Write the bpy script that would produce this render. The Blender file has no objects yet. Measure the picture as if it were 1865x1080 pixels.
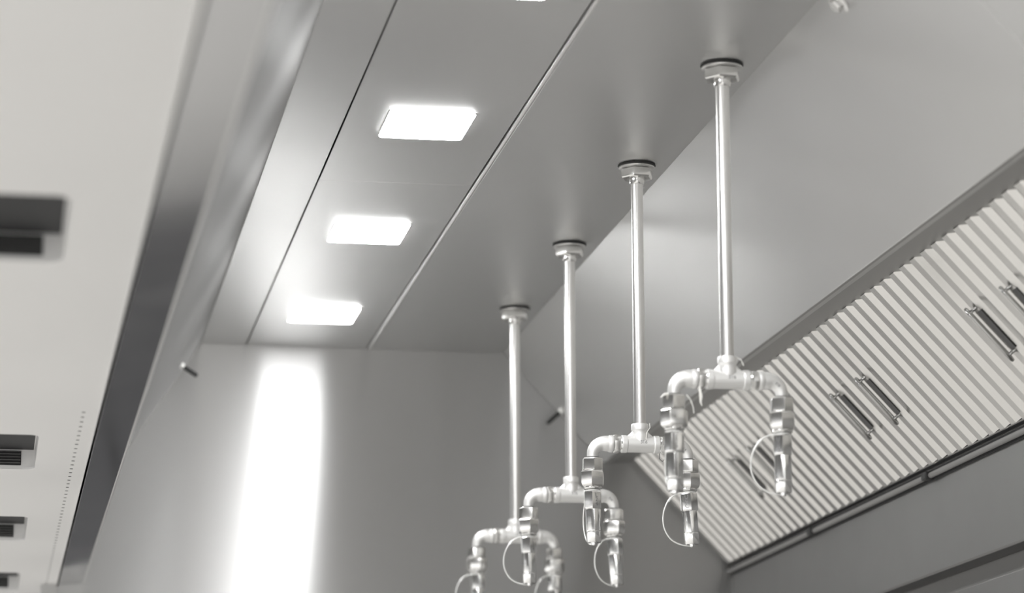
import bpy, bmesh, math
from mathutils import Vector, Matrix

S = bpy.context.scene
COL = S.collection
R = math.radians

# ------------------------------------------------------------------ camera
cam_d = bpy.data.cameras.new('camera')
cam = bpy.data.objects.new('camera', cam_d)
COL.objects.link(cam)
S.camera = cam
CAM = Vector((-1.1009, -4.4297, -1.3344))
right = Vector((0.9857, -0.1685, -0.0030)).normalized()
fwd = Vector((0.1655, 0.9645, 0.2057)).normalized()
up = right.cross(fwd).normalized()
right = fwd.cross(up).normalized()
cam.matrix_world = Matrix(((right.x, up.x, -fwd.x, CAM.x), (right.y, up.y, -fwd.y, CAM.y),
                           (right.z, up.z, -fwd.z, CAM.z), (0, 0, 0, 1)))
cam_d.sensor_fit = 'HORIZONTAL'
cam_d.sensor_width = 36.0
cam_d.lens = 5397.46 / 1865 * 36.0
cam_d.clip_start = 0.05
cam_d.dof.use_dof = True
cam_d.dof.focus_distance = 5.22
cam_d.dof.aperture_fstop = 3.4

# ------------------------------------------------------------------ world, lights, exposure
w = bpy.data.worlds.new('world')
S.world = w
w.use_nodes = True
w.node_tree.nodes['Background'].inputs['Color'].default_value = (1.0, 0.992, 0.98, 1)
w.node_tree.nodes['Background'].inputs['Strength'].default_value = 1.5
LIGHT = 60.0
S.view_settings.view_transform = 'Standard'
S.view_settings.look = 'None'
S.view_settings.gamma = 1.0
S.view_settings.use_curve_mapping = False
S.view_settings.exposure = 0.2


# ------------------------------------------------------------------ materials
def mat(name, base, metallic=1.0, rough=0.25, aniso=0.0, tangent=None, cloud=0.0, cscale=3.0, grain=None, bump=0.0, emit=None, strength=0):
    m = bpy.data.materials.new(name)
    m.use_nodes = True
    nt = m.node_tree
    b = nt.nodes['Principled BSDF']
    b.inputs['Base Color'].default_value = (*base, 1)
    b.inputs['Metallic'].default_value = metallic
    b.inputs['Roughness'].default_value = rough
    if emit:
        b.inputs['Emission Color'].default_value = (*emit, 1)
        b.inputs['Emission Strength'].default_value = strength
    if aniso:
        b.inputs['Anisotropic'].default_value = aniso
        c = nt.nodes.new('ShaderNodeCombineXYZ')
        for i in range(3):
            c.inputs[i].default_value = tangent[i]
        nt.links.new(c.outputs[0], b.inputs['Tangent'])
    if cloud or bump:
        geo = nt.nodes.new('ShaderNodeNewGeometry')
    if cloud:      # uneven polish of sheet steel
        n = nt.nodes.new('ShaderNodeTexNoise')
        n.inputs['Scale'].default_value = cscale
        n.inputs['Detail'].default_value = 3
        nt.links.new(geo.outputs['Position'], n.inputs['Vector'])
        mr = nt.nodes.new('ShaderNodeMapRange')
        mr.inputs['From Min'].default_value = 0.3
        mr.inputs['From Max'].default_value = 0.7
        mr.inputs['To Min'].default_value = rough - cloud
        mr.inputs['To Max'].default_value = rough + cloud
        nt.links.new(n.outputs['Fac'], mr.inputs['Value'])
        nt.links.new(mr.outputs[0], b.inputs['Roughness'])
    if bump:       # brushing lines / cast grain
        mp = nt.nodes.new('ShaderNodeMapping')
        mp.inputs['Scale'].default_value = grain
        n2 = nt.nodes.new('ShaderNodeTexNoise')
        n2.inputs['Scale'].default_value = 1.0
        n2.inputs['Detail'].default_value = 2
        bp = nt.nodes.new('ShaderNodeBump')
        bp.inputs['Strength'].default_value = bump
        bp.inputs['Distance'].default_value = 0.0005
        nt.links.new(geo.outputs['Position'], mp.inputs['Vector'])
        nt.links.new(mp.outputs[0], n2.inputs['Vector'])
        nt.links.new(n2.outputs['Fac'], bp.inputs['Height'])
        nt.links.new(bp.outputs[0], b.inputs['Normal'])
    return m


def brushed(name, base, rough, streak, tangent):
    """Strongly brushed sheet: reflections smear along the tangent, across the grain."""
    m = bpy.data.materials.new(name)
    m.use_nodes = True
    nt = m.node_tree
    nt.nodes.remove(nt.nodes['Principled BSDF'])
    g = nt.nodes.new('ShaderNodeBsdfAnisotropic')
    g.distribution = 'MULTI_GGX'
    g.inputs['Color'].default_value = (*base, 1)
    g.inputs['Anisotropy'].default_value = -streak
    c = nt.nodes.new('ShaderNodeCombineXYZ')
    for i in range(3):
        c.inputs[i].default_value = tangent[i]
    nt.links.new(c.outputs[0], g.inputs['Tangent'])
    geo = nt.nodes.new('ShaderNodeNewGeometry')
    n = nt.nodes.new('ShaderNodeTexNoise')
    n.inputs['Scale'].default_value = 3.0
    nt.links.new(geo.outputs['Position'], n.inputs['Vector'])
    mr = nt.nodes.new('ShaderNodeMapRange')
    mr.inputs['From Min'].default_value = 0.3
    mr.inputs['From Max'].default_value = 0.7
    mr.inputs['To Min'].default_value = rough - 0.012
    mr.inputs['To Max'].default_value = rough + 0.012
    nt.links.new(n.outputs['Fac'], mr.inputs['Value'])
    nt.links.new(mr.outputs[0], g.inputs['Roughness'])
    nt.links.new(g.outputs[0], nt.nodes['Material Output'].inputs['Surface'])
    return m


ST = (0.74, 0.739, 0.733)
M = dict(
    ceil=brushed('brushed_steel_ceiling', (0.83, 0.83, 0.825), 0.31, 0.5, (1, 0, 0)),
    wall=brushed('brushed_steel_end_wall', ST, 0.46, 0.84, (0, 0, 1)),
    slope=brushed('brushed_steel_slope', ST, 0.33, 0.60, (0.683, 0, -0.73)),
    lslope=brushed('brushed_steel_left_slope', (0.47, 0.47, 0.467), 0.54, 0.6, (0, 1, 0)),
    under=mat('bead_blasted_steel', (0.86, 0.855, 0.845), rough=0.5, cloud=0.05, cscale=2.0),
    rim=mat('polished_steel_rim', (0.66, 0.66, 0.665), rough=0.10, cloud=0.03),
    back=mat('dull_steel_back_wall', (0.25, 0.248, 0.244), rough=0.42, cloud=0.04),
    filt=mat('filter_steel', (0.74, 0.73, 0.71), rough=0.24),
    ledge=mat('ledge_steel', (0.46, 0.457, 0.45), rough=0.4),
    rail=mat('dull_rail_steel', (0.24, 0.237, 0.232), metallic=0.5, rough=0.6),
    slot=mat('handle_slot_shadow_gap', (0.10, 0.10, 0.10), metallic=0.3, rough=0.6),
    wire=mat('handle_wire', (0.42, 0.42, 0.41), rough=0.22),
    cast=mat('cast_fitting_steel', (0.87, 0.867, 0.855), metallic=0.75, rough=0.48, grain=(900, 900, 900), bump=0.1),
    pipe=mat('pipe_steel', (0.82, 0.815, 0.805), rough=0.33, aniso=0.3, tangent=(0, 0, 1)),
    nut=mat('machined_nut_steel', (0.82, 0.815, 0.80), rough=0.2, grain=(400, 400, 400), bump=0.05),
    chrome=mat('nozzle_chrome', (0.85, 0.85, 0.84), rough=0.14),
    lanyard=mat('lanyard_wire', (0.9, 0.9, 0.88), metallic=0.3, rough=0.35),
    tape=mat('white_seal_tape', (0.85, 0.84, 0.8), metallic=0.0, rough=0.6),
    rubber=mat('black_rubber', (0.02, 0.02, 0.02), metallic=0.0, rough=0.6),
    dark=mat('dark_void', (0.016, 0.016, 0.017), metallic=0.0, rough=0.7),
    mark=mat('stamped_mark', (0.28, 0.28, 0.28), rough=0.5),
    lamp=mat('lamp_diffuser', (0.9, 0.9, 0.9), metallic=0.0, rough=0.4, emit=(1, 1, 1), strength=LIGHT),
    floor=mat('floor_tile', (0.65, 0.64, 0.62), metallic=0.0, rough=0.5, cloud=0.05),
    added_door=mat('added_door_paint', (0.07, 0.07, 0.075), metallic=0.0, rough=0.45),
    room=mat('kitchen_wall_paint', (0.25, 0.247, 0.243), metallic=0.0, rough=0.6),
)


# ------------------------------------------------------------------ mesh helpers
class MB:
    def __init__(self):
        self.v, self.f = [], []

    def add(self, vs, fs):
        o = len(self.v)
        self.v += [tuple(p) for p in vs]
        self.f += [[i + o for i in f] for f in fs]
        return self

    def box(self, a, b):
        x0, y0, z0 = a
        x1, y1, z1 = b
        return self.add([(x0, y0, z0), (x1, y0, z0), (x1, y1, z0), (x0, y1, z0), (x0, y0, z1), (x1, y0, z1), (x1, y1, z1), (x0, y1, z1)],
                        [(0, 3, 2, 1), (4, 5, 6, 7), (0, 1, 5, 4), (1, 2, 6, 5), (2, 3, 7, 6), (3, 0, 4, 7)])

    def prism(self, poly, y0, y1):       # polygon in XZ extruded along Y
        n = len(poly)
        vs = [(x, y0, z) for x, z in poly] + [(x, y1, z) for x, z in poly]
        fs = [list(range(n)), list(range(2 * n - 1, n - 1, -1))]
        fs += [(i, (i + 1) % n, (i + 1) % n + n, i + n) for i in range(n)]
        return self.add(vs, fs)

    def slab(self, poly, z0, z1):        # polygon in XY extruded along Z
        n = len(poly)
        vs = [(x, y, z0) for x, y in poly] + [(x, y, z1) for x, y in poly]
        fs = [list(range(n)), list(range(2 * n - 1, n - 1, -1))]
        fs += [(i, (i + 1) % n, (i + 1) % n + n, i + n) for i in range(n)]
        return self.add(vs, fs)

    def lathe(self, prof, axis='z', o=(0, 0, 0), seg=24, phase=0.0, caps=True):
        # prof: (radius, position along axis)
        o = Vector(o)
        vs, fs = [], []
        for r, h in prof:
            for k in range(seg):
                a = 2 * math.pi * k / seg + phase
                c, s = r * math.cos(a), r * math.sin(a)
                p = (c, s, h) if axis == 'z' else ((h, c, s) if axis == 'x' else (c, h, s))
                vs.append(o + Vector(p))
        n = len(prof)
        for i in range(n - 1):
            for k in range(seg):
                k2 = (k + 1) % seg
                fs.append((i * seg + k, i * seg + k2, (i + 1) * seg + k2, (i + 1) * seg + k))
        if caps:
            fs.append(list(range(seg)))
            fs.append([(n - 1) * seg + k for k in range(seg)][::-1])
        return self.add(vs, fs)

    def tube(self, pts, rad, seg=12, closed=False):
        pts = [Vector(p) for p in pts]
        n = len(pts)
        rad = rad if isinstance(rad, (list, tuple)) else [rad] * n
        vs, fs = [], []
        prev = None
        for i, p in enumerate(pts):
            if closed:
                t = pts[(i + 1) % n] - pts[i - 1]
            else:
                t = pts[min(i + 1, n - 1)] - pts[max(i - 1, 0)]
            t.normalize()
            if prev is None:
                a = Vector((0, 1, 0)) if abs(t.y) < 0.9 else Vector((1, 0, 0))
                u = t.cross(a).normalized()
            else:
                u = (prev - t * prev.dot(t)).normalized()
            prev = u
            v = t.cross(u)
            for k in range(seg):
                a = 2 * math.pi * k / seg
                vs.append(p + (u * math.cos(a) + v * math.sin(a)) * rad[i])
        for i in range(n if closed else n - 1):
            j = (i + 1) % n
            for k in range(seg):
                k2 = (k + 1) % seg
                fs.append((i * seg + k, i * seg + k2, j * seg + k2, j * seg + k))
        if not closed:
            fs.append(list(range(seg)))
            fs.append([(n - 1) * seg + k for k in range(seg)][::-1])
        return self.add(vs, fs)

    def mesh(self, name, material, smooth=35, bev=0.0):
        me = bpy.data.meshes.new(name)
        me.from_pydata(self.v, [], self.f)
        bm = bmesh.new()
        bm.from_mesh(me)
        bmesh.ops.recalc_face_normals(bm, faces=bm.faces)
        if bev:
            bm.normal_update()
            es = [e for e in bm.edges if len(e.link_faces) == 2 and e.calc_face_angle(0) > R(18)]
            bmesh.ops.bevel(bm, geom=es, offset=bev, offset_type='OFFSET', segments=2, profile=0.6, affect='EDGES', clamp_overlap=True)
        bm.to_mesh(me)
        bm.free()
        me.materials.append(material)
        if smooth:
            me.polygons.foreach_set('use_smooth', [True] * len(me.polygons))
            me.set_sharp_from_angle(angle=R(smooth))
        return me

    def build(self, name, material, parent=None, loc=(0, 0, 0), bevel=0.0, smooth=35, seg=2):
        o = bpy.data.objects.new(name, self.mesh(name, material, smooth))
        COL.objects.link(o)
        o.location = loc
        if parent:
            o.parent = parent
        if bevel:
            b = o.modifiers.new('bevel', 'BEVEL')
            b.width = bevel
            b.segments = seg
            b.limit_method = 'ANGLE'
            b.angle_limit = R(30)
        return o


def link(name, me, parent=None, loc=(0, 0, 0), rot=(0, 0, 0)):
    o = bpy.data.objects.new(name, me)
    COL.objects.link(o)
    o.location = loc
    o.rotation_euler = rot
    o.parent = parent
    return o


def empty(name, loc, label, cat, group=None, rot=(0, 0, 0)):
    o = bpy.data.objects.new(name, None)
    o.empty_display_size = 0.05
    COL.objects.link(o)
    o.location = loc
    o.rotation_euler = rot
    tag(o, label, cat, group)
    return o


def tag(o, label=None, cat=None, group=None, kind=None):
    if label: o['label'] = label
    if cat: o['category'] = cat
    if group: o['group'] = group
    if kind: o['kind'] = kind
    return o


def struct(o, label, cat):
    return tag(o, label, cat, None, 'structure')


def text_mesh(body, size, depth):
    c = bpy.data.curves.new('stamped_mark', 'FONT')
    c.body = body
    c.size = size
    c.extrude = depth
    c.align_x = 'CENTER'
    c.align_y = 'CENTER'
    c.space_line = 0.8
    o = bpy.data.objects.new('stamped_mark', c)
    COL.objects.link(o)
    bpy.context.view_layer.update()
    me = bpy.data.meshes.new_from_object(o.evaluated_get(bpy.context.evaluated_depsgraph_get()))
    bpy.data.objects.remove(o)
    bpy.data.curves.remove(c)
    me.materials.clear()
    me.materials.append(M['mark'])
    return me


# ------------------------------------------------------------------ the hood shell
YW = 2.475          # end wall
YN = -3.0           # near end of the hood
XL, XA, XB, XC = -0.663, -0.556, -0.2666, 0.060
LS, LY0, LLEN = 0.8217, 0.352, 0.174
LX0, LX1 = -0.4857, -0.3406

ceil = struct(MB().box((-0.70, YN, 0.020), (0.10, YW, 0.030)).build('ceiling', M['back']),
              'brushed steel hood ceiling of flush panels with square lamps', 'ceiling')
ZP = 0.012
MB().box((XL, YN, 0), (XA - 0.0012, YW, ZP)).build('ceiling_panel', M['ceil'], ceil, bevel=0.0012)
seams = [YN, 0.852 - 4 * LS, 0.852 - 2 * LS, 0.852, YW]
for a, b in zip(seams[:-1], seams[1:]):
    MB().box((XA + 0.0012, a + 0.0008, 0), (XB - 0.003, b - 0.0008, ZP)).build('ceiling_panel', M['ceil'], ceil, bevel=0.001)
MB().box((XB + 0.008, YN, -0.0015), (XC, YW, ZP)).build('ceiling_panel', M['ceil'], ceil, bevel=0.001)
MB().prism([(XB - 0.001, ZP), (XB - 0.001, -0.003), (XB + 0.003, -0.0055), (XB + 0.007, -0.003), (XB + 0.007, ZP)], YN, YW).build('panel_lip', M['pipe'], ceil, bevel=0.001)

# end wall: one tall sheet, brushed along its width
wf = MB().box((-1.02, YW, -0.615), (0.70, YW + 0.02, 0.02)).build('wall_far', M['wall'], bevel=0.001)
struct(wf, 'brushed steel end wall of the hood with a bright vertical reflection', 'wall')
wn = MB().box((-1.02, YN - 0.02, -0.62), (0.70, YN, 0.02)).build('wall_near', M['wall'])
struct(wn, 'brushed steel near end wall of the hood', 'wall')

# right-hand slope down to the filter ledge, in sheets that meet at seams
DX, DZ = 0.306, -0.263
th = 0.012
wr = MB().prism([(XC + 0.022, 0.012), (XC + 0.03, 0.012), (DX + 0.04, DZ + 0.026), (DX + 0.032, DZ + 0.026)], YN, YW).build('wall_right', M['dark'])
struct(wr, 'sloping brushed steel panel between hood ceiling and grease filters', 'wall')
for a, b in ((YN, -0.757), (-0.757, YW)):
    MB().prism([(XC, 0.0), (XC + 0.017, 0.0), (DX + 0.017, DZ), (DX, DZ)], a + 0.001, b - 0.001).build('slope_panel', M['slope'], wr, bevel=0.001)

MB().prism([(0.372, -0.262), (0.385, -0.262), (0.618, -0.508), (0.606, -0.508)], YN, -0.757).build('blank_panel', M['filt'], wr)

# ledge over the filters
EX, EZ = 0.370, -0.2585
t1 = MB().prism([(DX + 0.0005, DZ - 0.0005), (DX + 0.0005, DZ + 0.006), (EX + 0.03, EZ + 0.012), (EX + 0.03, EZ), (EX, EZ)], YN, YW).build('trim_1', M['ledge'], bevel=0.001)
struct(t1, 'flat steel ledge along the top of the grease filters', 'ledge')

# left-hand slope
wl = MB().prism([(XL, 0.0), (XL - 0.015, 0.0), (-1.012, -0.517), (-1.0, -0.52)], YN, YW).build('wall_left', M['lslope'], bevel=0.001)
struct(wl, 'sloping brushed steel sheet left of the ceiling lamps', 'wall')

# back wall under the filters: upper sheet, recessed dark joint, lower sheet
XBK = 0.618
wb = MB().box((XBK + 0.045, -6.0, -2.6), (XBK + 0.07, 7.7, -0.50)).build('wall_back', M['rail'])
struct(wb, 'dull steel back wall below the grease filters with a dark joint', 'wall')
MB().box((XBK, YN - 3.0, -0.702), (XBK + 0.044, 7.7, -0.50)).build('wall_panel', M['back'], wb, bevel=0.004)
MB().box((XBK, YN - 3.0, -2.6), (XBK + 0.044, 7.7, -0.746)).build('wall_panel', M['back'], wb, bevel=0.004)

# kitchen floor and the room's far wall
fl = MB().box((-8, -9, -2.70), (0.75, 7.8, -2.60)).build('floor', M['floor'])
struct(fl, 'grey kitchen floor far below the hood', 'floor')
wr2 = MB().box((-8, 7.7, -2.6), (0.75, 7.8, 0.6)).build('wall_end', M['room'])
struct(wr2, 'painted kitchen wall beyond the hood', 'wall')

dr = MB().box((-1.25, 7.65, -2.6), (0.35, 7.7, -0.5)).build('added_door_1', M['added_door'], bevel=0.004)  # unseen, added dark so the polished left rim reflects something dark
struct(dr, 'dark panel added out of view for the polished left rim to reflect', 'added_door')
MB().box((-1.10, 7.60, -1.62), (-1.06, 7.65, -1.38)).build('added_door_handle', M['pipe'], dr, bevel=0.004)
MB().box((-0.47, 7.645, -2.58), (-0.45, 7.65, -0.52)).build('added_door_joint', M['dark'], dr)

# ------------------------------------------------------------------ ceiling lamps


def rrect(x0, y0, x1, y1, r, n=5):
    p = []
    for cx, cy, a0 in ((x1 - r, y0 + r, -90), (x1 - r, y1 - r, 0), (x0 + r, y1 - r, 90), (x0 + r, y0 + r, 180)):
        for k in range(n + 1):
            a = R(a0 + 90 * k / n)
            p.append((cx + r * math.cos(a), cy + r * math.sin(a)))
    return p


hw, hl = (LX1 - LX0) / 2, LLEN / 2
lamp_me = MB().slab(rrect(-hw, -hl, hw, hl, 0.010), -0.0025, 0.0).mesh('diffuser', M['lamp'])
bez_me = MB().slab(rrect(-hw - 0.002, -hl - 0.002, hw + 0.002, hl + 0.002, 0.012), -0.0012, -0.0001).mesh('bezel', M['pipe'])
lab = {0: 'largest glowing lamp in the hood ceiling, nearest the camera', 1: 'middle glowing lamp of the three in the hood ceiling',
       2: 'glowing ceiling lamp farthest back, beside the end wall', -1: 'glowing ceiling lamp just above the top of the picture'}
for k in range(2, -5, -1):
    e = empty('ceiling_lamp', ((LX0 + LX1) / 2, LY0 + k * LS + hl, 0), lab.get(k, 'ceiling lamp overhead in the hood, hidden outside the top of the picture'), 'lamp', 'lamps in the hood ceiling')
    link('bezel', bez_me, e)
    link('diffuser', lamp_me, e)

# ------------------------------------------------------------------ supply plenum along the front (left) edge
PL = empty('supply_air_plenum', (-0.924, YW, -0.5765), 'pale matte steel supply air plenum along the left edge of the hood', 'plenum', rot=(0, 0, 0.0068))
# local frame: x to the right, y along the hood (0 = end wall, negative towards the camera)
HXL = -0.0577
YA = YN - YW - 0.3
YE = 0.35
holes = [(-3.79, -3.46), (-2.175, -1.80), (-1.185, -0.815), (-0.235, 0.13)]
XH0, XH1 = -0.52, -0.146
pm = MB()
T = 0.004
pm.box((XH1, YA, 0), (HXL, YE, T))
pm.box((-0.95, YA, 0), (XH0, YE, T))
ys = [YA] + [v for h in holes for v in h] + [YE]
for a, b in zip(ys[0::2], ys[1::2]):
    pm.box((XH0, a, 0), (XH1, b, T))
for a, b in holes:            # rounded corners of the outlet openings
    r = 0.02
    for (cx, cy, sx, sy) in ((XH1, a, -1, 1), (XH1, b, -1, -1), (XH0, a, 1, 1), (XH0, b, 1, -1)):
        pts = [(cx, cy)]
        for k in range(7):
            t = R(90 * k / 6)
            pts.append((cx + sx * (r - r * math.sin(t)), cy + sy * (r - r * math.cos(t))))
        pm.slab(pts, 0.0002, T - 0.0002)
pm.build('underside_panel', M['under'], PL)
MB().box((-0.95, YA, 0.06), (HXL - 0.03, YE, 0.065)).build('top_panel', M['dark'], PL)
MB().prism([(HXL, 0.0), (0.0, 0.006), (0.003, 0.009), (0.0, 0.012), (HXL - 0.012, 0.03), (HXL - 0.03, 0.06), (HXL - 0.03, 0.004), (HXL, 0.004)], YA, -0.004).build('rim', M['rim'], PL, bevel=0.0015)
MB().prism([(HXL - 0.0035, -0.003), (HXL + 0.002, -0.003), (HXL + 0.0025, 0.003), (HXL - 0.0035, 0.003)], YA, -0.004).build('rim_bead', M['pipe'], PL, bevel=0.001)
MB().tube([(0.001, YA, 0.008), (0.001, -0.004, 0.008)], 0.0028, seg=12).build('rim_edge', M['pipe'], PL)
# row of capture-jet pin holes
hm = MB()
for k in range(60):
    hm.lathe([(0.0028, -0.0004), (0.0028, 0.001)], o=(HXL - 0.026, 0.25 - k * 0.045, 0), seg=8)
tag(hm.build('jet_hole_row', M['dark'], PL), kind='stuff')
for a, b in holes:
    dz = 0.036
    wm = MB()
    wm.add([(XH0, a, T), (XH1, a, T), (XH1, b, T), (XH0, b, T), (XH0, a, dz), (XH1, a, dz), (XH1, b, dz), (XH0, b, dz)],
           [(4, 5, 6, 7), (0, 1, 5, 4), (1, 2, 6, 5), (2, 3, 7, 6), (3, 0, 4, 7)])
    wo = wm.build('air_outlet', M['under'], PL, smooth=0)
    MB().box((XH0 + 0.004, a + 0.002, dz - 0.002), (XH1 - 0.002, b - 0.001, dz - 0.0005)).build('roof_shade', M['dark'], wo)  # dark sheet standing in for the shade on the recess roof
    gx1 = XH1 - 0.023
    gp = MB().box((XH0 + 0.02, b - 0.003, 0.0065), (gx1, b - 0.001, dz - 0.004)).build('grille_opening', M['dark'], wo, bevel=0.0009)
    for q in range(5):
        z = 0.0095 + q * 0.0050
        MB().box((XH0 + 0.02, b - 0.007, z), (gx1 - 0.001, b - 0.0025, z + 0.0014)).build('slat', M['wire'], wo)

# ------------------------------------------------------------------ grease filters
FX, FZ = 0.606, -0.508
flen = math.hypot(FX - EX, FZ - EZ)
dv = Vector((FX - EX, 0, FZ - EZ)).normalized()       # down the slope
dw = Vector((dv.z, 0, -dv.x))                          # out of the filter, into the hood
if dw.z > 0:
    dw = -dw
# local frame: X = down slope, Y = along hood, Z = outwards
FM = Matrix(((dv.x, 0, dw.x), (dv.y, 1, dw.y), (dv.z, 0, dw.z)))
if FM.determinant() < 0:
    FM = Matrix(((dv.x, 0, dw.x), (0, -1, 0), (dv.z, 0, dw.z)))
YS = -1 if FM[1][1] < 0 else 1
PITCH = 0.0585


def baffle_mesh(hwid, lip, dep, l0, l1):
    m = MB()
    prof = [(-hwid - lip, -dep), (-hwid, 0.0), (hwid, 0.0), (hwid + lip, -dep), (hwid + lip - 0.0015, -dep), (hwid - 0.001, -0.0014), (-hwid + 0.001, -0.0014), (-hwid - lip + 0.0015, -dep)]
    n = len(prof)
    vs = [(l0, y, z) for y, z in prof] + [(l1, y, z) for y, z in prof]
    fs = [list(range(n)), list(range(2 * n - 1, n - 1, -1))] + [(i, (i + 1) % n, (i + 1) % n + n, i + n) for i in range(n)]
    return m.add(vs, fs)


front_me = baffle_mesh(0.0120, 0.0100, 0.0100, 0.002, flen - 0.008).mesh('baffle', M['filt'], smooth=20)
rear_me = baffle_mesh(0.017, 0.002, 0.004, 0.004, flen - 0.012).mesh('rear_baffle', M['filt'], smooth=20)
# bail handle: stadium wire loop
hp = []
HL, HWD = 0.112, 0.038
for k in range(9):
    a = R(90 + 180 * k / 8)
    hp.append((-HL / 2 + HWD / 2 + HWD / 2 * math.cos(a), HWD / 2 * math.sin(a)))
for k in range(9):
    a = R(-90 + 180 * k / 8)
    hp.append((HL / 2 - HWD / 2 + HWD / 2 * math.cos(a), HWD / 2 * math.sin(a)))
handle_me = MB().tube([(x, y, 0.005 + 0.45 * (y + HWD / 2)) for x, y in hp], 0.0034, seg=8, closed=True).mesh('handle', M['wire'], smooth=60)
foot_me = MB().tube([(0, -0.013, -0.003), (0, -0.013, 0.006), (0, -0.006, 0.009), (0, 0.0, 0.007), (0, 0.002, -0.003)], 0.0024, seg=8).mesh('handle_foot', M['wire'], smooth=60)
slot_me = MB().box((-0.042, -0.0095, 0.0004), (0.042, 0.0095, 0.0010)).mesh('handle_slot', M['slot'], smooth=0)

bounds = [2.462, 2.110, 1.7035, 1.294, 0.884, 0.4745, 0.065, -0.3445, -0.754]
flabels = ['baffle grease filter at the far end, against the end wall', 'baffle grease filter second from the end wall',
           'baffle grease filter third from the end wall, behind the nearest drop pipe nozzles', 'baffle grease filter with a wire handle, fourth from the end wall',
           'baffle grease filter fifth from the end wall, handle near its far edge', 'baffle grease filter sixth from the end wall, handle near the right edge',
           'baffle grease filter at the right edge of the picture, above the rightmost handle', 'baffle grease filter at the upper right corner, cut off by the frame']
for i in range(len(bounds) - 1):
    yf, yn = bounds[i], bounds[i + 1]
    wid = yf - yn
    e = empty('grease_filter', (EX, (yf + yn) / 2, EZ), flabels[i], 'filter', 'baffle filters along the back of the hood')
    e.rotation_euler = FM.to_euler()
    h = wid / 2
    fr = MB()
    fr.box((0, -h + 0.001, -0.040), (flen, -h + 0.004, -0.016))
    fr.box((0, h - 0.004, -0.040), (flen, h - 0.001, -0.016))
    fr.box((0, -h + 0.004, -0.040), (0.003, h - 0.004, -0.018))
    fr.box((flen - 0.003, -h + 0.004, -0.040), (flen, h - 0.004, -0.018))
    fr.build('frame', M['filt'], e)
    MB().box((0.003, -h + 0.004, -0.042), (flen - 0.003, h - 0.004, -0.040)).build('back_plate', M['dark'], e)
    nb = int(round(wid / PITCH))
    pt = wid / nb
    for k in range(nb):
        link('baffle', front_me, e, (0, -h + pt * (k + 0.5), 0))
        if k < nb - 1:
            link('rear_baffle', rear_me, e, (0, -h + pt * (k + 1), -0.014))
    # handle close to the boundary it shares with its neighbour
    hy = (yn if i % 2 else yf)
    hy = hy + (0.088 if i % 2 else -0.088)
    if i == 0:
        continue
    side = 1 if i % 2 else 0
    if i % 2 == 1:
        hy = yn + 0.084
    else:
        hy = yf - 0.090
    ly = YS * (hy - (yf + yn) / 2)
    ho = link('handle', handle_me, e, (0.176, ly, 0.001), (0, 0, 0 if YS < 0 else math.pi))
    for sx in (-0.047, 0.047):
        link('handle_foot', foot_me, ho, (sx, 0, 0))
    link('handle_slot', slot_me, e, (0.178, ly + YS * (-0.004), 0))
    _ = side

# rail and dark gap strip under the filters
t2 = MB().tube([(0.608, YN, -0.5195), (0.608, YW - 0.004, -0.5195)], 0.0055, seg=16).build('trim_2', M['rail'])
struct(t2, 'round-edged steel rail below the grease filters', 'rail')
t3 = MB().box((0.6145, YN, -0.528), (0.6175, YW - 0.004, -0.506)).build('trim_3', M['dark'], bevel=0.001)  # dark matte strip, colours the gap as if in shade
struct(t3, 'dark strip standing in for the shaded gap behind the filter rail', 'shade_strip')
t4 = MB().box((0.642, YN, -0.499), (0.70, YW - 0.002, -0.38)).build('trim_4', M['dark'])
struct(t4, 'dark closing strip behind the feet of the filters', 'strip')
for k, y in enumerate((1.713, 0.894, 0.075)):
    o = MB().box((-0.010, -0.014, -0.009), (0.007, 0.014, 0.007)).build('rail_joint', M['rubber'], None, (0.6070, y, -0.5185), bevel=0.003)
    tag(o, ['black rubber joint block on the filter rail, the one nearer the end wall', 'black rubber joint block on the filter rail, middle of the picture right',
            'black rubber joint block on the filter rail outside the picture'][k], 'joint', 'joints of the filter rail')

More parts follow.
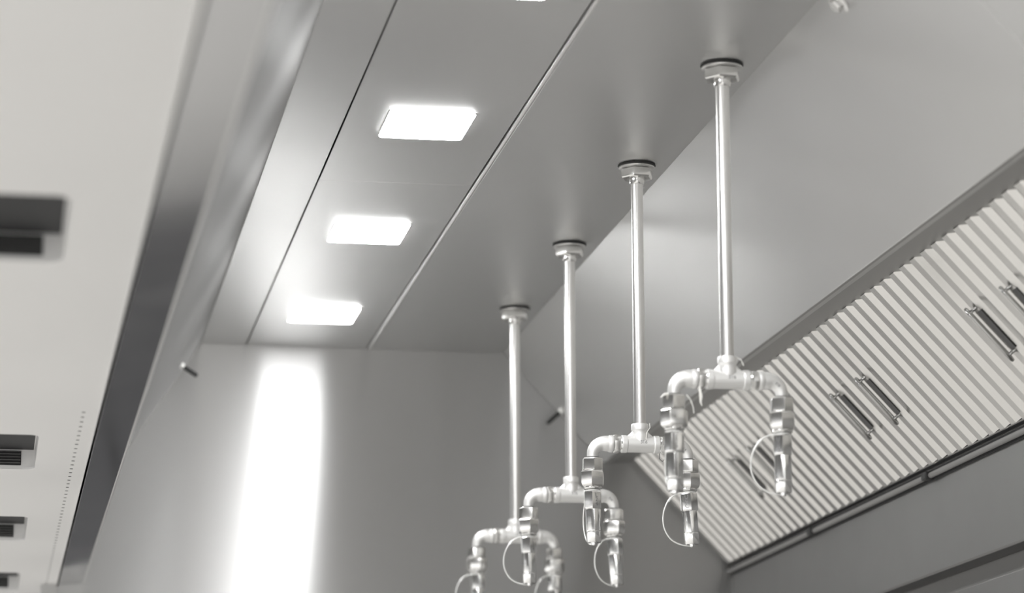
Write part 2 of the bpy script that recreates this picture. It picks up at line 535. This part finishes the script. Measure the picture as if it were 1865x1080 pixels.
# ------------------------------------------------------------------ drop pipes with nozzles
def pipe_parts():
    P = {}
    P['gasket'] = MB().lathe([(0.034, 0.0), (0.0345, -0.0015), (0.033, -0.0035)], seg=40).mesh('gasket', M['rubber'])
    P['washer'] = MB().lathe([(0.0325, -0.0035), (0.033, -0.0048), (0.0325, -0.006), (0.027, -0.0075)], seg=40).mesh('washer', M['pipe'])
    P['flange_nut'] = MB().lathe([(0.0275, -0.0075), (0.0295, -0.009), (0.0295, -0.0225), (0.0275, -0.025), (0.015, -0.025)], seg=6, phase=R(8)).mesh('flange_nut', M['nut'], smooth=20, bev=0.0006)
    P['neck'] = MB().lathe([(0.0135, -0.024), (0.0135, -0.033), (0.0118, -0.036)], seg=24).mesh('neck', M['nut'])
    P['pipe'] = MB().lathe([(0.0107, -0.03), (0.0107, -0.486)], seg=32).mesh('pipe', M['pipe'])
    z = -0.51
    t = MB()
    t.lathe([(0.0115, -0.474), (0.0148, -0.474), (0.0154, -0.4755), (0.0154, -0.4845), (0.0142, -0.4865), (0.0139, -0.490), (0.0142, -0.495), (0.0155, -0.500), (0.0135, -0.51)], seg=32)
    t.lathe([(0.0115, -0.034), (0.0152, -0.034), (0.0158, -0.033), (0.0158, -0.0255), (0.0147, -0.0235), (0.0146, 0.0), (0.0147, 0.0235), (0.0158, 0.0255), (0.0158, 0.033), (0.0152, 0.034), (0.0115, 0.034)], axis='x', o=(0, 0, z), seg=32)
    # fillets between branch and run
    for s in (-1, 1):
        t.tube([(s * 0.010, 0, z + 0.022), (s * 0.0125, 0, z + 0.016), (s * 0.017, 0, z + 0.0115), (s * 0.024, 0, z + 0.008)], [0.004, 0.0062, 0.0066, 0.005], seg=12)
    P['tee'] = t.mesh('tee', M['cast'], smooth=28)
    P['nipple'] = MB().lathe([(0.0125, 0.033), (0.0125, 0.0365), (0.0150, 0.0365), (0.0168, 0.038), (0.0168, 0.047), (0.0150, 0.0485), (0.0120, 0.0485), (0.0120, 0.053)], axis='x', o=(0, 0, z), seg=6, phase=R(12)).mesh('nipple', M['nut'], smooth=15, bev=0.0005)
    P['thread'] = MB().lathe([(0.0128, 0.0325), (0.0136, 0.034), (0.0128, 0.0355), (0.0136, 0.037), (0.0122, 0.038)], axis='x', o=(0, 0, z), seg=24).mesh('thread', M['chrome'])
    e = MB()
    xe = 0.0862
    e.lathe([(0.0115, 0.049), (0.0148, 0.049), (0.0154, 0.050), (0.0154, 0.0555), (0.0143, 0.057), (0.0140, 0.0585)], axis='x', o=(0, 0, z), seg=32)
    rb = 0.0215
    pts, rad = [(0.056, 0, z), (xe - rb, 0, z)], [0.0140, 0.0138]
    for k in range(1, 11):
        a = R(90 * k / 10)
        pts.append((xe - rb + rb * math.sin(a), 0, z - rb + rb * math.cos(a)))
        rad.append(0.0138 - 0.0042 * (k / 10) ** 0.8)
    pts.append((xe, 0, z - 0.0285))
    rad.append(0.0095)
    e.tube(pts, rad, seg=28)
    P['elbow'] = e.mesh('elbow', M['cast'], smooth=50)
    P['o_ring'] = MB().lathe([(0.0105, -0.0245), (0.0122, -0.0250), (0.0122, -0.0268), (0.0105, -0.0272)], seg=24).mesh('o_ring', M['rubber'])
    P['upper_nut'] = MB().lathe([(0.0140, -0.0265), (0.0175, -0.0265), (0.0190, -0.0285), (0.0190, -0.0475), (0.0178, -0.0495), (0.0150, -0.0495)], seg=6, phase=R(22)).mesh('upper_nut', M['nut'], smooth=15, bev=0.0006)
    P['lower_nut'] = MB().lathe([(0.0160, -0.0495), (0.0205, -0.0500), (0.0220, -0.0520), (0.0220, -0.0700), (0.0205, -0.0755), (0.0165, -0.0785), (0.0120, -0.0785)], seg=6, phase=R(8)).mesh('lower_nut', M['nut'], smooth=15, bev=0.0006)
    P['ferrule'] = MB().lathe([(0.0155, -0.077), (0.0165, -0.0795), (0.0150, -0.082), (0.0108, -0.083), (0.0108, -0.088)], seg=24).mesh('ferrule', M['chrome'])
    n0 = -0.083
    P['nozzle'] = MB().lathe([(0.0120, -0.083), (0.0150, -0.0855), (0.0162, -0.0875), (0.0162, -0.115), (0.0150, -0.1175), (0.0125, -0.1180)], seg=6, phase=R(4)).lathe(
        [(0.0130, -0.116), (0.0134, -0.119), (0.0134, -0.1555), (0.0128, -0.157)], seg=14).mesh('nozzle', M['chrome'], smooth=15, bev=0.0005)
    P['nozzle_cap'] = MB().lathe([(0.0126, -0.1565), (0.0133, -0.1575), (0.0131, -0.1745), (0.0118, -0.1765), (0.0050, -0.1765), (0.0045, -0.1800), (0.0020, -0.1815)], seg=28).mesh('nozzle_cap', M['chrome'])
    P['ring'] = MB().tube([(0.0128 * math.cos(a), 0.0128 * math.sin(a), -0.0845) for a in [2 * math.pi * k / 20 for k in range(20)]], 0.0013, seg=6, closed=True).mesh('lanyard_ring', M['lanyard'])
    lp = [(0.0125, -0.0845), (0.022, -0.0865), (0.0335, -0.093), (0.0435, -0.105), (0.0500, -0.121), (0.0515, -0.138), (0.0475, -0.154), (0.0385, -0.167), (0.0265, -0.1745), (0.0140, -0.178), (0.0040, -0.1790)]
    # smooth the loop
    sm = []
    for i in range(len(lp) - 1):
        p0, p1, p2, p3 = lp[max(i - 1, 0)], lp[i], lp[i + 1], lp[min(i + 2, len(lp) - 1)]
        for k in range(4):
            u = k / 4
            sm.append(tuple(0.5 * (2 * p1[j] + (p2[j] - p0[j]) * u + (2 * p0[j] - 5 * p1[j] + 4 * p2[j] - p3[j]) * u * u + (3 * p1[j] - p0[j] - 3 * p2[j] + p3[j]) * u ** 3) for j in (0, 1)))
    sm.append(lp[-1])
    P['lanyard'] = MB().tube([(-r, 0, zz) for r, zz in sm], 0.00125, seg=8).mesh('lanyard', M['lanyard'], smooth=80)
    P['crimp'] = MB().tube([(-0.0335, 0, -0.093), (-0.0395, 0, -0.0995)], 0.0022, seg=8).mesh('crimp', M['lanyard'])
    return P


PP = pipe_parts()
T316 = text_mesh('316', 0.0085, 0.0004)
TEL = text_mesh('316', 0.0060, 0.0004)
TUEC = text_mesh('U\nE\nC', 0.0100, 0.0003)
TOEC = text_mesh('O\nE\nC', 0.0100, 0.0003)
TL24 = text_mesh('L\n2\n4', 0.0095, 0.0003)
dlab = ['nearest and tallest drop pipe with two capped nozzles, in front of the filters',
        'second drop pipe from the right, in sharpest focus, stamped 316 on its tee',
        'third drop pipe from the right with two capped nozzles',
        'farthest, blurriest drop pipe, leftmost beside the end wall']
# lanyard headings (degrees; 0 = out to the left) and nozzle tilts per nozzle (left, right)
LAN = [((-86, 0), (0, 0)), ((-81, 1.0), (8, 3.5)), ((4, 1.0), (25, 3.0)), ((12, 2.5), (20, 2.5))]
for i in range(4):
    y = 0.65 * i
    D = empty('drop_pipe', (0, y, -0.0015), dlab[i], 'drop pipe', 'suppression drop pipes under the hood ceiling')
    for n in ('gasket', 'washer', 'flange_nut', 'neck', 'pipe', 'tee'):
        link(n, PP[n], D)
    mk = link('stamped_mark', T316, None, (0.004, -0.0143, -0.508), (R(90), 0, 0))
    mk.parent = D
    for s in (-1, 1):
        rz = 0 if s > 0 else math.pi
        link('nipple', PP['nipple'], D, rot=(0, 0, rz))
        link('thread', PP['thread'], D, rot=(0, 0, rz))
        el = link('elbow', PP['elbow'], D, rot=(0, 0, rz))
        if s > 0:
            link('stamped_mark', TEL, el, (0.0775, -0.0122, -0.5175), (R(90), R(45), 0))
        off = (s * 0.0862, 0, -0.51)
        hx = s * 0.13 + i * 0.25
        for n in ('o_ring', 'upper_nut', 'lower_nut', 'ferrule'):
            link(n, PP[n], D, off, (0, 0, hx if 'nut' in n else 0))
        ang, tilt = LAN[i][0 if s < 0 else 1]
        # tilt swings the nozzle's tip to the right about its neck
        piv = Matrix.Translation((0, 0, -0.084))
        mt = Matrix.Translation(off) @ piv @ Matrix.Rotation(-R(tilt), 4, 'Y') @ piv.inverted()
        nz = link('nozzle', PP['nozzle'], D)
        nz.matrix_local = mt @ Matrix.Rotation(hx + R(5), 4, 'Z')
        back = Matrix.Rotation(-(hx + R(5)), 4, 'Z')
        link('nozzle_cap', PP['nozzle_cap'], nz)
        for n in ('lanyard_ring', 'lanyard', 'crimp'):
            c = link(n, PP['ring' if n == 'lanyard_ring' else n], nz)
            c.matrix_local = back @ Matrix.Rotation(R(ang), 4, 'Z')
        # stamped letters on two of the flats
        ap = 0.0162 * math.cos(R(30)) + 0.0001
        for fa, tm in ((R(4 + 30) + math.radians(-180 if s > 0 else -120), TUEC if s > 0 else TL24), (R(4 + 30) + math.radians(-60), TOEC)):
            if s > 0 and tm is TOEC:
                continue
            c = link('stamped_mark', tm, nz)
            c.matrix_local = Matrix.Translation((ap * math.cos(fa), ap * math.sin(fa), -0.1015)) @ Matrix.Rotation(fa + R(90), 4, 'Z') @ Matrix.Rotation(R(90), 4, 'X')
    # loose ends of sealing tape
    if i == 0:
        MB().tube([(-0.048, -0.013, -0.523), (-0.0475, -0.0135, -0.530), (-0.046, -0.014, -0.540), (-0.047, -0.014, -0.548), (-0.045, -0.014, -0.555)], [0.001, 0.0022, 0.003, 0.0018, 0.0006], seg=6).build('tape_end', M['tape'], D)
        MB().tube([(-0.068, -0.008, -0.537), (-0.062, -0.01, -0.545), (-0.058, -0.01, -0.556), (-0.057, -0.01, -0.566)], 0.0008, seg=6).build('tape_end', M['tape'], D)
        MB().tube([(-0.097, -0.008, -0.536), (-0.104, -0.012, -0.538), (-0.110, -0.012, -0.543)], [0.0022, 0.002, 0.0008], seg=6).build('tape_end', M['tape'], D)
        MB().tube([(0.014, -0.008, -0.476), (0.020, -0.009, -0.479), (0.024, -0.009, -0.489)], 0.0008, seg=6).build('tape_end', M['tape'], D)
    if i == 1:
        MB().tube([(0.016, -0.008, -0.473), (0.0165, -0.009, -0.481), (0.010, -0.013, -0.490), (0.008, -0.015, -0.503)], 0.0007, seg=6).build('tape_end', M['tape'], D)
        MB().tube([(0.034, -0.006, -0.526), (0.033, -0.008, -0.536), (0.038, -0.009, -0.541), (0.043, -0.008, -0.536), (0.046, -0.008, -0.545), (0.05, -0.008, -0.552)], 0.0006, seg=6).build('tape_end', M['rubber'], D)

# ------------------------------------------------------------------ black stop pins standing out of the two slopes
def stop_pin(loc, nrm, label, ln):
    q = Vector((0, 0, 1)).rotation_difference(Vector(nrm).normalized()).to_euler()
    e = empty('stop_pin', loc, label, 'pin', 'stop pins on the hood slopes', rot=q)
    MB().lathe([(0.0078, 0.0), (0.0078, 0.002), (0.0062, 0.0035), (0.0052, 0.008)], seg=20).build('collar', M['lanyard'], e)
    MB().lathe([(0.0046, 0.006), (0.0050, 0.010), (0.0054, ln - 0.006), (0.0050, ln - 0.002), (0.0030, ln)], seg=16).build('rubber_tip', M['rubber'], e)


stop_pin((-0.7190, 2.29, -0.0870), (0.84, 0, -0.542), 'black pin standing out of the left slope near the end wall', 0.045)
stop_pin((0.1955, 2.43, -0.1450), (-0.73, 0, -0.683), 'black pin standing out of the right slope, behind the two farthest drop pipes', 0.048)

# small bolt fitting at the head of the slope
bt = empty('hex_bolt', (0.078, -0.405, -0.019), 'small steel bolt head on the slope at the top edge of the picture', 'bolt', rot=(0, R(-137), 0))
MB().lathe([(0.019, 0.0), (0.019, 0.002), (0.017, 0.003)], seg=24).build('washer', M['pipe'], bt)
MB().lathe([(0.0115, 0.003), (0.0115, 0.010), (0.010, 0.0115)], seg=6).build('bolt_head', M['nut'], bt, smooth=15)
